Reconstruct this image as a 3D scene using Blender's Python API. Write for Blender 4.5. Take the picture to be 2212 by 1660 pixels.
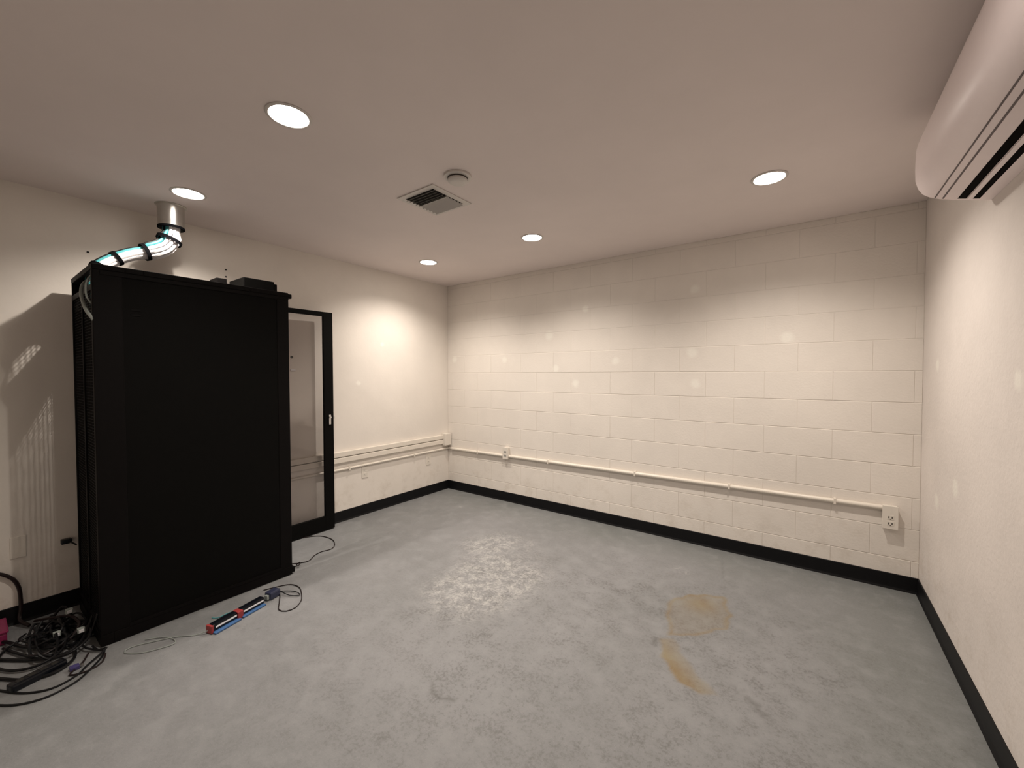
import bpy, bmesh, math, random
import numpy as np
from mathutils import Vector, Matrix
random.seed(7)
for o in list(bpy.data.objects): bpy.data.objects.remove(o, do_unlink=True)
SC = bpy.context.scene
C = SC.collection
W, D, H = 4.175, 4.45, 2.481          # room: block wall length, depth, height

# ------------------------------------------------------------------ camera
cam_d = bpy.data.cameras.new('camera'); cam = bpy.data.objects.new('camera', cam_d); C.objects.link(cam)
F_PX, YAW, PITCH, ROLL = 881.64, -0.6312, -0.02351, -0.00174
cam_d.sensor_fit = 'HORIZONTAL'; cam_d.sensor_width = 36.0; cam_d.lens = 36.0 * F_PX / 2212.0
cam_d.clip_start = 0.02
fw = Vector((math.cos(PITCH) * math.sin(YAW), math.cos(PITCH) * math.cos(YAW), math.sin(PITCH)))
r0 = Vector((math.cos(YAW), -math.sin(YAW), 0)); u0 = r0.cross(fw)
rr = math.cos(ROLL) * r0 + math.sin(ROLL) * u0; uu = -math.sin(ROLL) * r0 + math.cos(ROLL) * u0
m = Matrix.Identity(4)
for i in range(3):
    m[i][0] = rr[i]; m[i][1] = uu[i]; m[i][2] = -fw[i]
m[0][3], m[1][3], m[2][3] = 3.60334, -3.59094, 1.40395
cam.matrix_world = m
SC.camera = cam

# ------------------------------------------------------------------ world, exposure
SC.view_settings.view_transform = 'Standard'; SC.view_settings.look = 'None'
SC.view_settings.exposure = 0.0; SC.view_settings.gamma = 1.0; SC.view_settings.use_curve_mapping = False
world = bpy.data.worlds.new('world'); SC.world = world; world.use_nodes = True
world.node_tree.nodes['Background'].inputs[0].default_value = (0.5, 0.48, 0.45, 1)
world.node_tree.nodes['Background'].inputs[1].default_value = 0.02
LAMP_COL = (1.0, 0.905, 0.80)
SPOT_W = 78.0
LENS_E = 36.0
SPOT_DEG, SPOT_BLEND = 141, 0.9

# ------------------------------------------------------------------ materials
def new_mat(name):
    mt = bpy.data.materials.new(name); mt.use_nodes = True
    nt = mt.node_tree; return mt, nt, nt.nodes['Principled BSDF']

def noise(nt, scale, detail=4, rough=0.55, vec=None):
    n = nt.nodes.new('ShaderNodeTexNoise'); n.inputs['Scale'].default_value = scale
    n.inputs['Detail'].default_value = detail; n.inputs['Roughness'].default_value = rough
    if vec is None:
        g = nt.nodes.new('ShaderNodeNewGeometry'); vec = g.outputs['Position']
    nt.links.new(vec, n.inputs['Vector']); return n.outputs['Fac']

def ramp(nt, fac, lo, hi, a=0.0, b=1.0):
    n = nt.nodes.new('ShaderNodeMapRange'); n.inputs['From Min'].default_value = lo
    n.inputs['From Max'].default_value = hi; n.inputs['To Min'].default_value = a; n.inputs['To Max'].default_value = b
    nt.links.new(fac, n.inputs['Value']); return n.outputs['Result']

def mixc(nt, fac, a, b):
    n = nt.nodes.new('ShaderNodeMix'); n.data_type = 'RGBA'
    if isinstance(fac, (int, float)): n.inputs[0].default_value = fac
    else: nt.links.new(fac, n.inputs[0])
    for s, v in ((6, a), (7, b)):
        if isinstance(v, tuple): n.inputs[s].default_value = (*v, 1) if len(v) == 3 else v
        else: nt.links.new(v, n.inputs[s])
    return n.outputs[2]

def mathn(nt, op, a, b=None):
    n = nt.nodes.new('ShaderNodeMath'); n.operation = op
    for i, v in enumerate((a, b)):
        if v is None: continue
        if isinstance(v, (int, float)): n.inputs[i].default_value = v
        else: nt.links.new(v, n.inputs[i])
    return n.outputs[0]

def bump(nt, bs, height, strength, dist=0.01):
    b = nt.nodes.new('ShaderNodeBump'); b.inputs['Strength'].default_value = strength
    b.inputs['Distance'].default_value = dist
    nt.links.new(height, b.inputs['Height']); nt.links.new(b.outputs['Normal'], bs.inputs['Normal'])

def simple(name, col, rough=0.5, metal=0.0, spec=0.5, var=0.06, scale=30, bmp=0.0):
    mt, nt, bs = new_mat(name)
    f = noise(nt, scale)
    dark = tuple(c * (1 - var) for c in col); lite = tuple(min(1, c * (1 + var)) for c in col)
    nt.links.new(mixc(nt, f, dark, lite), bs.inputs['Base Color'])
    bs.inputs['Roughness'].default_value = rough; bs.inputs['Metallic'].default_value = metal
    bs.inputs['Specular IOR Level'].default_value = spec
    if bmp: bump(nt, bs, f, bmp, 0.002)
    return mt

WALLC = (0.82, 0.765, 0.705)
def wall_mat(name, col, spots=(), bscale=55, bstr=0.25, scuff=0.10, rough=0.5):
    mt, nt, bs = new_mat(name)
    g = nt.nodes.new('ShaderNodeNewGeometry'); P = g.outputs['Position']
    big = noise(nt, 1.6, 5, 0.6, P); fine = noise(nt, bscale, 5, 0.6, P)
    c = mixc(nt, ramp(nt, big, 0.35, 0.68), tuple(x * (1 - scuff * 0.6) for x in col), tuple(min(1, x * 1.02) for x in col))
    # grime that builds up low on the wall (scuffs from furniture and shoes)
    sp = nt.nodes.new('ShaderNodeSeparateXYZ'); nt.links.new(P, sp.inputs[0])
    low = ramp(nt, sp.outputs['Z'], 0.55, 0.1)
    med = noise(nt, 7, 6, 0.7, P)
    gm = mathn(nt, 'MULTIPLY', low, ramp(nt, med, 0.50, 0.72))
    c = mixc(nt, mathn(nt, 'MULTIPLY', gm, 0.38), c, (0.42, 0.34, 0.25))
    for (px, py, pz, r) in spots:       # lighter wobbly-edged spots
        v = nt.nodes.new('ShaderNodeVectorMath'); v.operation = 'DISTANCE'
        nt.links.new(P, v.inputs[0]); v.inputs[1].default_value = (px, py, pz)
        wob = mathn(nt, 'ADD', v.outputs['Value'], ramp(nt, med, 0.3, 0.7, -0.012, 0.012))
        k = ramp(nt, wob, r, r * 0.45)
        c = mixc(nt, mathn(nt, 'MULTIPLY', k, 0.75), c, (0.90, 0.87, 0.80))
    nt.links.new(c, bs.inputs['Base Color'])
    bs.inputs['Roughness'].default_value = rough; bs.inputs['Specular IOR Level'].default_value = 0.35
    h = mathn(nt, 'ADD', fine, mathn(nt, 'MULTIPLY', noise(nt, 9, 3, 0.5, P), 0.6))
    bump(nt, bs, h, bstr, 0.004)
    return mt

pale_spots = [(2.158, 0, 1.527, .045), (1.523, 0, 1.461, .045), (1.748, 0, 1.318, .05), (0.878, 0, 1.564, .045),
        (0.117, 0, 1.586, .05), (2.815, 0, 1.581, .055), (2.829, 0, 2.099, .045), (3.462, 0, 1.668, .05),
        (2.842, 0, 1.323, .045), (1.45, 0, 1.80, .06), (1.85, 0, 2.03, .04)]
M_block = wall_mat('painted_block', WALLC, pale_spots, 70, 0.30)
M_wall_l = wall_mat('painted_wall_left', WALLC, [(0, -1.23, 1.32, .03), (0, -.95, 1.72, .03)], 40, 0.16)
M_wall_r = wall_mat('painted_wall_right', (0.81, 0.75, 0.71), [(W, -1.45, 1.38, .05), (W, -.75, .85, .06), (W, -.4, .7, .05), (W, -.35, 1.45, .05)], 45, 0.55, 0.14)
M_mortar = wall_mat('painted_mortar', tuple(c * 0.94 for c in WALLC), (), 60, 0.3)
M_ceil = wall_mat('ceiling_paint', (0.82, 0.735, 0.71), (), 30, 0.08, 0.05, 0.7)
M_base = simple('black_rubber_base', (0.005, 0.005, 0.006), 0.5, spec=0.2, var=0.2, scale=12)
M_rack = simple('black_powder_coat', (0.0030, 0.0028, 0.0026), 0.6, spec=0.08, var=0.1, scale=120, bmp=0.05)
M_rack2 = simple('black_powder_coat_worn', (0.0035, 0.0028, 0.0028), 0.55, spec=0.10, var=0.15, scale=60)
M_steel = simple('galvanised_steel', (0.62, 0.61, 0.58), 0.28, 1.0, var=0.12, scale=25)
M_alu = simple('bare_metal', (0.70, 0.70, 0.70), 0.3, 1.0)
M_whitec = simple('white_cable_jacket', (0.80, 0.78, 0.80), 0.4)
M_tealc = simple('teal_cable_jacket', (0.06, 0.30, 0.33), 0.4)
M_blackc = simple('black_cable_jacket', (0.005, 0.005, 0.006), 0.45, spec=0.25)
M_greyc = simple('grey_cable_jacket', (0.30, 0.33, 0.31), 0.5)
M_brownc = simple('dark_brown_cable_jacket', (0.014, 0.007, 0.007), 0.45, spec=0.3)
M_velcro = simple('black_hook_strap', (0.003, 0.003, 0.004), 0.9, spec=0.05)
M_conduit = simple('painted_conduit', (0.78, 0.72, 0.64), 0.35, var=0.03)
M_plate = simple('painted_plate', (0.76, 0.71, 0.64), 0.35, var=0.03)
M_slot = simple('dark_slot', (0.05, 0.04, 0.035), 0.7)
M_ac = simple('white_ac_plastic', (0.92, 0.81, 0.81), 0.42, var=0.02)
M_acdark = simple('black_vane', (0.003, 0.002, 0.002), 0.8, spec=0.04)
M_acseam = simple('grey_seam', (0.17, 0.14, 0.14), 0.6, spec=0.2)
M_white = simple('white_enamel', (0.66, 0.62, 0.585), 0.45, var=0.03)
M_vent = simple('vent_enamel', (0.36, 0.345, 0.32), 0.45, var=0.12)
M_duct = simple('dark_duct', (0.012, 0.010, 0.008), 0.9)
M_pink = simple('magenta_plastic', (0.22, 0.012, 0.07), 0.45)
M_red = simple('red_plastic', (0.30, 0.035, 0.035), 0.45)
M_blue = simple('blue_plastic', (0.05, 0.13, 0.30), 0.45)
M_navy = simple('navy_plastic', (0.03, 0.035, 0.07), 0.35)
M_label = simple('white_label', (0.9, 0.88, 0.9), 0.3)
M_glossblack = simple('gloss_black_plastic', (0.004, 0.005, 0.008), 0.25, spec=0.35)
M_violet = simple('violet_plastic', (0.06, 0.05, 0.16), 0.4)

# glass: clear tinted sheet
M_glass, nt, bs = new_mat('tinted_glass')
nt.nodes.remove(bs)
tr = nt.nodes.new('ShaderNodeBsdfTransparent'); tr.inputs[0].default_value = (0.96, 0.95, 0.95, 1)
gl = nt.nodes.new('ShaderNodeBsdfGlossy'); gl.inputs['Roughness'].default_value = 0.04
fr = nt.nodes.new('ShaderNodeFresnel'); fr.inputs[0].default_value = 1.45
mx = nt.nodes.new('ShaderNodeMixShader'); nt.links.new(fr.outputs[0], mx.inputs[0])
nt.links.new(tr.outputs[0], mx.inputs[1]); nt.links.new(gl.outputs[0], mx.inputs[2])
nt.links.new(mx.outputs[0], nt.nodes['Material Output'].inputs[0])

# lamp lens: gives off light
M_lens, nt, bs = new_mat('lamp_lens')
bs.inputs['Emission Color'].default_value = (*LAMP_COL, 1); bs.inputs['Emission Strength'].default_value = LENS_E
bs.inputs['Base Color'].default_value = (0.9, 0.9, 0.9, 1)

# floor: sealed concrete, worn paint; masks are vertex attributes made below
M_floor, nt, bs = new_mat('worn_painted_concrete')
g = nt.nodes.new('ShaderNodeNewGeometry'); P = g.outputs['Position']
def attr(n):
    a = nt.nodes.new('ShaderNodeAttribute'); a.attribute_name = n; return a.outputs['Fac']
big = noise(nt, 1.1, 5, 0.6, P); med = noise(nt, 9, 8, 0.72, P); fine = noise(nt, 62, 8, 0.75, P); vf = noise(nt, 190, 3, 0.7, P)
c = mixc(nt, ramp(nt, big, 0.36, 0.66), (0.205, 0.208, 0.212), (0.245, 0.246, 0.254))
c = mixc(nt, mathn(nt, 'MULTIPLY', attr('edge'), 0.55), c, (0.165, 0.178, 0.168))      # unworn paint along the walls
c = mixc(nt, mathn(nt, 'MULTIPLY', ramp(nt, med, 0.50, 0.64), 0.22), c, (0.347, 0.350, 0.357))
dk = mathn(nt, 'MULTIPLY', ramp(nt, mathn(nt, 'ADD', mathn(nt, 'MULTIPLY', med, 0.45), mathn(nt, 'MULTIPLY', fine, 0.55)), 0.50, 0.40), ramp(nt, attr('worn'), 0, 1, 0.25, 0.95))
c = mixc(nt, mathn(nt, 'MULTIPLY', dk, 0.66), c, (0.09, 0.088, 0.085))
c = mixc(nt, mathn(nt, 'MULTIPLY', ramp(nt, vf, 0.58, 0.70), 0.45), c, (0.36, 0.35, 0.35))
wh = mathn(nt, 'MULTIPLY', attr('white'), ramp(nt, mathn(nt, 'ADD', mathn(nt, 'MULTIPLY', noise(nt, 14, 8, 0.75, P), 0.6), mathn(nt, 'MULTIPLY', fine, 0.4)), 0.46, 0.62))
c = mixc(nt, mathn(nt, 'MULTIPLY', wh, 0.8), c, (0.55, 0.54, 0.52))
st = attr('stain')
stc = mixc(nt, ramp(nt, med, 0.38, 0.62), (0.215, 0.140, 0.058), (0.240, 0.195, 0.105))
c = mixc(nt, mathn(nt, 'MULTIPLY', st, 0.9), c, stc)
c = mixc(nt, attr('dark'), c, (0.075, 0.07, 0.065))
nt.links.new(c, bs.inputs['Base Color'])
nt.links.new(ramp(nt, med, 0.3, 0.7, 0.42, 0.62), bs.inputs['Roughness']); bs.inputs['Specular IOR Level'].default_value = 0.35
bump(nt, bs, mathn(nt, 'ADD', fine, mathn(nt, 'MULTIPLY', med, 1.2)), 0.28, 0.006)

# ------------------------------------------------------------------ helpers
def add_box(bm, lo, hi, bev=0.0, rot=None):
    x0, y0, z0 = lo; x1, y1, z1 = hi
    before = set(bm.verts)
    r = bmesh.ops.create_cube(bm, size=1.0)
    vs = r['verts']
    c = Vector(((x0 + x1) / 2, (y0 + y1) / 2, (z0 + z1) / 2))
    for v in vs: v.co = Vector((v.co.x * (x1 - x0), v.co.y * (y1 - y0), v.co.z * (z1 - z0)))
    if bev:
        es = list({e for v in vs for e in v.link_edges})
        bmesh.ops.bevel(bm, geom=es, offset=bev, segments=2, profile=0.6, affect='EDGES')
    new = [v for v in bm.verts if v not in before]
    for v in new:
        if rot is not None: v.co = rot @ v.co
        v.co += c
    return new

def box(lo, hi, bev=0.0):
    bm = bmesh.new(); add_box(bm, lo, hi, bev); return bm

def add_cyl(bm, c, axis, r, h, seg=32, r2=None, bev=0.0):
    q = Vector(axis).normalized().to_track_quat('Z', 'Y').to_matrix().to_4x4()
    before = set(bm.verts)
    bmesh.ops.create_cone(bm, cap_ends=True, segments=seg, radius1=r, radius2=r if r2 is None else r2, depth=h,
                          matrix=Matrix.Translation(Vector(c)) @ q)
    return [v for v in bm.verts if v not in before]

def add_lathe(bm, prof, c, seg=40):
    """prof: list of (r, z) relative to c; revolve about Z"""
    rings = []
    for r, z in prof:
        if r < 1e-6: rings.append([bm.verts.new((c[0], c[1], c[2] + z))])
        else: rings.append([bm.verts.new((c[0] + r * math.cos(2 * math.pi * k / seg), c[1] + r * math.sin(2 * math.pi * k / seg), c[2] + z)) for k in range(seg)])
    for a, b in zip(rings, rings[1:]):
        for k in range(seg):
            k2 = (k + 1) % seg
            if len(a) == 1 and len(b) == 1: continue
            if len(a) == 1: bm.faces.new((a[0], b[k2], b[k]))
            elif len(b) == 1: bm.faces.new((a[k], a[k2], b[0]))
            else: bm.faces.new((a[k], a[k2], b[k2], b[k]))

def add_prism(bm, prof, axis, a0, a1):
    """prof: 2D outline; axis 'y': prof = (x,z) extruded along y"""
    def P(u, v, t):
        return {'y': (u, t, v), 'x': (t, u, v), 'z': (u, v, t)}[axis]
    A = [bm.verts.new(P(u, v, a0)) for u, v in prof]; B = [bm.verts.new(P(u, v, a1)) for u, v in prof]
    n = len(prof)
    for i in range(n): bm.faces.new((A[i], A[(i + 1) % n], B[(i + 1) % n], B[i]))
    bm.faces.new(A[::-1]); bm.faces.new(B)

def spline(pts, step=0.02):
    pts = [Vector(p) for p in pts]
    if len(pts) < 3:
        return pts
    P = [2 * pts[0] - pts[1]] + pts + [2 * pts[-1] - pts[-2]]
    out = []
    for i in range(1, len(P) - 2):
        a, b, c, d = P[i - 1], P[i], P[i + 1], P[i + 2]
        n = max(2, int((c - b).length / step))
        for k in range(n):
            t = k / n
            out.append(0.5 * ((2 * b) + (c - a) * t + (2 * a - 5 * b + 4 * c - d) * t * t + (3 * b - a - 3 * c + d) * t ** 3))
    out.append(pts[-1]); return out

def add_tube(bm, pts, r, seg=8, caps=True):
    pts = [Vector(p) for p in pts]
    n = len(pts); prev = None; rings = []
    for i in range(n):
        t = (pts[min(i + 1, n - 1)] - pts[max(i - 1, 0)]).normalized()
        if prev is None:
            ref = Vector((0, 0, 1)) if abs(t.z) < 0.9 else Vector((1, 0, 0))
            a = t.cross(ref).normalized()
        else:
            a = (prev - t * prev.dot(t)).normalized()
        prev = a; b = t.cross(a)
        rings.append([bm.verts.new(pts[i] + r * (math.cos(2 * math.pi * k / seg) * a + math.sin(2 * math.pi * k / seg) * b)) for k in range(seg)])
    for x, y in zip(rings, rings[1:]):
        for k in range(seg): bm.faces.new((x[k], x[(k + 1) % seg], y[(k + 1) % seg], y[k]))
    if caps: bm.faces.new(rings[0][::-1]); bm.faces.new(rings[-1])

def obj(name, bm, mat, parent=None, smooth=False):
    """link a bmesh given in world coordinates as one mesh object under parent"""
    bmesh.ops.recalc_face_normals(bm, faces=bm.faces)
    me = bpy.data.meshes.new(name)
    if parent is not None:
        off = Vector((0, 0, 0)); q = parent
        while q is not None: off += q.location; q = q.parent
        bmesh.ops.translate(bm, verts=bm.verts, vec=-off)
    bm.to_mesh(me); bm.free(); me.materials.append(mat)
    if smooth:
        me.polygons.foreach_set('use_smooth', [True] * len(me.polygons))
        try: me.set_sharp_from_angle(angle=math.radians(40))
        except Exception: pass
    o = bpy.data.objects.new(name, me); C.objects.link(o)
    if parent is not None: o.parent = parent
    return o

def tag(o, label=None, cat=None, group=None, kind=None):
    if label: o['label'] = label
    if cat: o['category'] = cat
    if group: o['group'] = group
    if kind: o['kind'] = kind
    return o

def thing(name, label, cat, loc, group=None):
    o = bpy.data.objects.new(name, None); C.objects.link(o); o.location = loc; o.empty_display_size = 0.05
    return tag(o, label, cat, group)

def struct(name, bm, mat, label):
    return tag(obj(name, bm, mat), label, 'room', kind='structure')

def cable(name, pts, r, mat, label, seg=8, step=0.02, parent=None, cat='cable', group=None):
    bm = bmesh.new(); add_tube(bm, spline(pts, step), r, seg)
    o = obj(name, bm, mat, parent, smooth=True)
    if parent is None: tag(o, label, cat, group)
    elif label: o['label'] = label
    return o

# ------------------------------------------------------------------ room shell
T = 0.12
# floor grid with masks
sx, sy = 0.0125, 0.0125
nx = int(W / sx); ny = int(D / sy)
xs = np.linspace(0, W, nx + 1); ys = np.linspace(-D, 0, ny + 1)
X, Y = np.meshgrid(xs, ys)
def poly_dist(px):
    """signed distance (inside positive) to polygon"""
    px = np.array(px); n = len(px); ins = np.zeros(X.shape, bool); dm = np.full(X.shape, 9.0)
    for i in range(n):
        x1, y1 = px[i]; x2, y2 = px[(i + 1) % n]
        cond = ((y1 > Y) != (y2 > Y)) & (X < (x2 - x1) * (Y - y1) / (y2 - y1 + 1e-12) + x1)
        ins ^= cond
        t = np.clip(((X - x1) * (x2 - x1) + (Y - y1) * (y2 - y1)) / ((x2 - x1) ** 2 + (y2 - y1) ** 2), 0, 1)
        dm = np.minimum(dm, np.hypot(X - x1 - t * (x2 - x1), Y - y1 - t * (y2 - y1)))
    return np.where(ins, dm, -dm)
def smoothn(seed, cell):
    rng = np.random.default_rng(seed); gx = int(W / cell) + 3; gy = int(D / cell) + 3
    G = rng.random((gy, gx)); fx = X / cell; fy = (Y + D) / cell
    ix = fx.astype(int); iy = fy.astype(int); tx = fx - ix; ty = fy - iy
    tx = tx * tx * (3 - 2 * tx); ty = ty * ty * (3 - 2 * ty)
    return (G[iy, ix] * (1 - tx) + G[iy, ix + 1] * tx) * (1 - ty) + (G[iy + 1, ix] * (1 - tx) + G[iy + 1, ix + 1] * tx) * ty
N1 = smoothn(1, 0.05); N2 = smoothn(2, 0.02); N3 = smoothn(3, 0.35)
sst = lambda v, a, b: np.clip((v - a) / (b - a), 0, 1) ** 2 * (3 - 2 * np.clip((v - a) / (b - a), 0, 1))
d1 = poly_dist([(2.952, -1.165), (2.927, -1.004), (2.981, -0.887), (3.072, -0.81), (3.184, -0.765), (3.241, -0.955), (3.239, -1.116), (3.119, -1.277), (3.006, -1.345)]) + (N1 - .5) * .03
s1 = sst(d1, -.01, .01) * .26 + np.exp(-((d1 - .004) / .011) ** 2) * .45
s1 += np.exp(-(((X - 3.08) / .09) ** 2 + ((Y + .93) / .10) ** 2)) * .50 * (d1 > 0)
d2 = poly_dist([(2.975, -1.406), (3.04, -1.35), (3.085, -1.42), (3.13, -1.50), (3.20, -1.565), (3.302, -1.649), (3.226, -1.689), (3.131, -1.657), (3.026, -1.544)]) + (N1 - .5) * .025
s2 = sst(d2, -.008, .014) * (.35 + .65 * sst(-(X - 3.0) * .72 - (Y + 1.42) * .69, -.06, .08))
stain = np.clip(s1 + s2, 0, .95)
dw = poly_dist([(1.30, -1.05), (1.45, -.80), (1.75, -.80), (2.10, -1.12), (2.17, -1.45), (2.08, -1.86), (1.85, -1.95), (1.62, -1.80), (1.55, -1.45)])
white = sst(dw, -.16, .14) * (0.35 + .65 * sst(N3, .25, .6))
for (wx, wy, wr, wa) in ((1.685, -1.77, .05, 1.3), (1.74, -1.74, .05, .8), (2.86, -.52, .035, .8), (2.90, -.56, .03, .8), (.62, -.45, .05, .5), (2.02, -1.88, .06, .9)):
    white = np.maximum(white, wa * np.exp(-((X - wx) ** 2 + (Y - wy) ** 2) / wr ** 2) * (N2 > .25))
dark = np.zeros_like(X)
def seg_d(a, b):
    t = np.clip(((X - a[0]) * (b[0] - a[0]) + (Y - a[1]) * (b[1] - a[1])) / ((b[0] - a[0]) ** 2 + (b[1] - a[1]) ** 2), 0, 1)
    return np.hypot(X - a[0] - t * (b[0] - a[0]), Y - a[1] - t * (b[1] - a[1]))
sm = seg_d((3.36, -1.565), (3.50, -1.665)); dark = np.maximum(dark, np.exp(-(sm / .03) ** 2) * sst(N2, .2, .8) * .38)
sm = seg_d((2.955, -1.42), (2.965, -1.47)); dark = np.maximum(dark, np.exp(-(sm / .012) ** 2) * .45)
for pl in ([(2.242, -2.339), (2.262, -2.362), (2.285, -2.372), (2.330, -2.372)], [(2.345, -2.36), (2.385, -2.345)]):
    for a, b in zip(pl, pl[1:]):
        dark = np.maximum(dark, np.exp(-(seg_d(a, b) / .0085) ** 2) * .5)
dj = seg_d((3.089, -.22), (3.137, -.50)); dark = np.maximum(dark, np.exp(-(dj / .008) ** 2) * .22)
rng = np.random.default_rng(11)
for _ in range(90):
    cx_, cy_ = rng.uniform(1.0, 3.9), rng.uniform(-3.2, -.6); rs = rng.uniform(.006, .014)
    ix0 = max(0, int((cx_ - .05) / sx)); iy0 = max(0, int((cy_ - .05 + D) / sy))
    sl = (slice(iy0, iy0 + 9), slice(ix0, ix0 + 9))
    dark[sl] = np.maximum(dark[sl], np.exp(-((X[sl] - cx_) ** 2 + (Y[sl] - cy_) ** 2) / rs ** 2) * rng.uniform(.1, .32))
edge = np.maximum.reduce([sst(X, W - .75, W - .12), sst(Y, -.65, -.15) * .8, sst(-X, -.75, -.2) * .25, sst(-(X + Y * .2), -.8, -.1) * .3])
edge = np.clip(edge + (N3 - .5) * .3, 0, 1)
worn = np.clip(sst(1.7 - np.hypot((X - 2.9) / 1.1, (Y + 1.9) / 1.0), 0, .9) * (.45 + .9 * (smoothn(5, .16) - .2)), 0, 1)
verts = np.stack([X.ravel(), Y.ravel(), np.zeros(X.size)], 1)
idx = np.arange(X.size).reshape(X.shape)
q = np.stack([idx[:-1, :-1].ravel(), idx[:-1, 1:].ravel(), idx[1:, 1:].ravel(), idx[1:, :-1].ravel()], 1)
me = bpy.data.meshes.new('floor'); me.from_pydata(verts.tolist(), [], q.tolist()); me.update()
for n_, a_ in (('stain', stain), ('white', white), ('dark', dark), ('edge', edge), ('worn', worn)):
    at = me.attributes.new(n_, 'FLOAT', 'POINT'); at.data.foreach_set('value', a_.ravel().astype(np.float32))
me.materials.append(M_floor)
fl = bpy.data.objects.new('floor', me); C.objects.link(fl)
tag(fl, 'worn grey painted concrete floor with an amber resin stain and white scraped patch', 'floor', kind='structure')

tag(obj('ceiling', box((-T, -D - T, H), (W + T, T, H + T)), M_ceil), 'smooth painted flat ceiling with recessed round lights', 'ceiling', kind='structure')
tag(obj('wall_left', box((-T, -D - T, 0), (0, T, H)), M_wall_l), 'smooth cream wall behind the black server rack', 'wall', kind='structure')
tag(obj('wall_right', box((W, -D - T, 0), (W + T, T, H)), M_wall_r), 'rough cream wall carrying the air conditioner', 'wall', kind='structure')
tag(obj('wall_front', box((0, -D - T, 0), (W, -D, H)), M_wall_l), 'plain cream wall closing the room behind the camera', 'wall', kind='structure')
# block wall: recessed mortar bed and individual blocks standing 3 mm proud
BK = 0.0022
wb = tag(obj('wall_back', box((0, BK, 0), (W, T, H)), M_mortar), 'cream painted concrete block wall with a surface conduit', 'wall', kind='structure')
CH, BL, GAPH, GAPV = 0.2032, 0.4064, 0.0036, 0.0022
cache = {}
def block_mesh(w, h, v):
    key = (round(w, 4), round(h, 4), v)
    if key not in cache:
        bm = bmesh.new(); b = 0.0018
        # front pillow: outer rim back at BK, chamfer to the face
        x0, x1, z0, z1 = GAPV / 2, w - GAPV / 2, GAPH / 2, h - GAPH / 2
        o4 = [bm.verts.new((x, BK + .004, z)) for x, z in ((x0, z0), (x1, z0), (x1, z1), (x0, z1))]
        m4 = [bm.verts.new((x, b * .8, z)) for x, z in ((x0, z0), (x1, z0), (x1, z1), (x0, z1))]
        i4 = [bm.verts.new((x, 0, z)) for x, z in ((x0 + b, z0 + b), (x1 - b, z0 + b), (x1 - b, z1 - b), (x0 + b, z1 - b))]
        for A, B in ((o4, m4), (m4, i4)):
            for k in range(4): bm.faces.new((A[k], A[(k + 1) % 4], B[(k + 1) % 4], B[k]))
        bm.faces.new(i4)
        bmesh.ops.recalc_face_normals(bm, faces=bm.faces)
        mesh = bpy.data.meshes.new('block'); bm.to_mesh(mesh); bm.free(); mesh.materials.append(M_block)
        cache[key] = mesh
    return cache[key]
for k in range(13):
    z0 = k * CH; h = min(CH, H - z0)
    if h < 0.03: continue
    ph = (3.325 % BL) if k % 2 == 0 else (3.53 % BL)
    edges = [0.0] + [ph + i * BL for i in range(12) if 0.03 < ph + i * BL < W - 0.03] + [W]
    for a, b in zip(edges, edges[1:]):
        o = bpy.data.objects.new('block', block_mesh(b - a, h, 0)); C.objects.link(o)
        o.parent = wb; o.location = (a, random.uniform(-0.0006, 0.0002) + (0.0011 if k >= 8 else 0.0), z0)

# baseboards: black rubber cove base with a toe
def cove(name, axis, plane, sgn, a0, a1, label):
    t, hh = 0.006, 0.1016
    prof = [(0, 0), (0.013, 0), (0.011, 0.004), (t + .001, 0.014), (t, 0.025), (t, hh - .003), (t - .003, hh), (0, hh)]
    bm = bmesh.new(); add_prism(bm, [(plane + sgn * u, v) for u, v in prof], axis, a0, a1)
    tag(obj(name, bm, M_base), label, 'baseboard', kind='structure')
cove('baseboard_left', 'y', 0, 1, -D, 0, 'black rubber baseboard along the left wall')
cove('baseboard_right', 'y', W, -1, -D, 0, 'black rubber baseboard along the right wall')
cove('baseboard_back', 'x', 0, -1, 0.0, W, 'black rubber baseboard along the block wall')
cove('baseboard_front', 'x', -D, 1, 0.0, W, 'black rubber baseboard behind the camera')

# ------------------------------------------------------------------ downlights
lights = [(1.841, -2.747, 'recessed round ceiling light nearest the camera in view, left of the vent'),
          (0.614, -2.748, 'recessed round ceiling light above the rack beside the metal duct collar'),
          (3.408, -0.929, 'recessed round ceiling light at the right, near the air conditioner'),
          (1.824, -0.885, 'recessed round ceiling light in front of the middle of the block wall'),
          (0.635, -0.885, 'smallest recessed round ceiling light, in the far corner'),
          (3.45, -2.45, 'unseen round ceiling light added out of frame to brighten the air conditioner', 0.16, 168),  # unseen lamp, dim and wide, added to light the air conditioner
          ]
def downlight(x, y, label, power=1.0, cone=SPOT_DEG):
    t = thing('downlight', label, 'ceiling light', (x, y, H), 'recessed ceiling lights')
    bm = bmesh.new(); add_lathe(bm, [(0.074, -0.0005), (0.086, -0.0005), (0.088, -0.003), (0.084, -0.006), (0.076, -0.006), (0.073, -0.003), (0.074, -0.0005)], (x, y, H), 48)
    obj('trim_ring', bm, M_white, t, True)
    bm = bmesh.new(); add_lathe(bm, [(0.0745, -0.001), (0.0735, -0.004), (0.05, -0.0055), (0.0, -0.006)], (x, y, H), 48)
    obj('lens', bm, M_lens, t, True)
    ld = bpy.data.lights.new('lamp', 'SPOT'); ld.energy = SPOT_W * power; ld.color = LAMP_COL
    ld.spot_size = math.radians(cone); ld.spot_blend = SPOT_BLEND; ld.shadow_soft_size = 0.011
    lo = bpy.data.objects.new('lamp', ld); C.objects.link(lo); lo.parent = t; lo.location = (0, 0, -0.012)
    return t
for L in lights: downlight(*L)

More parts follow.
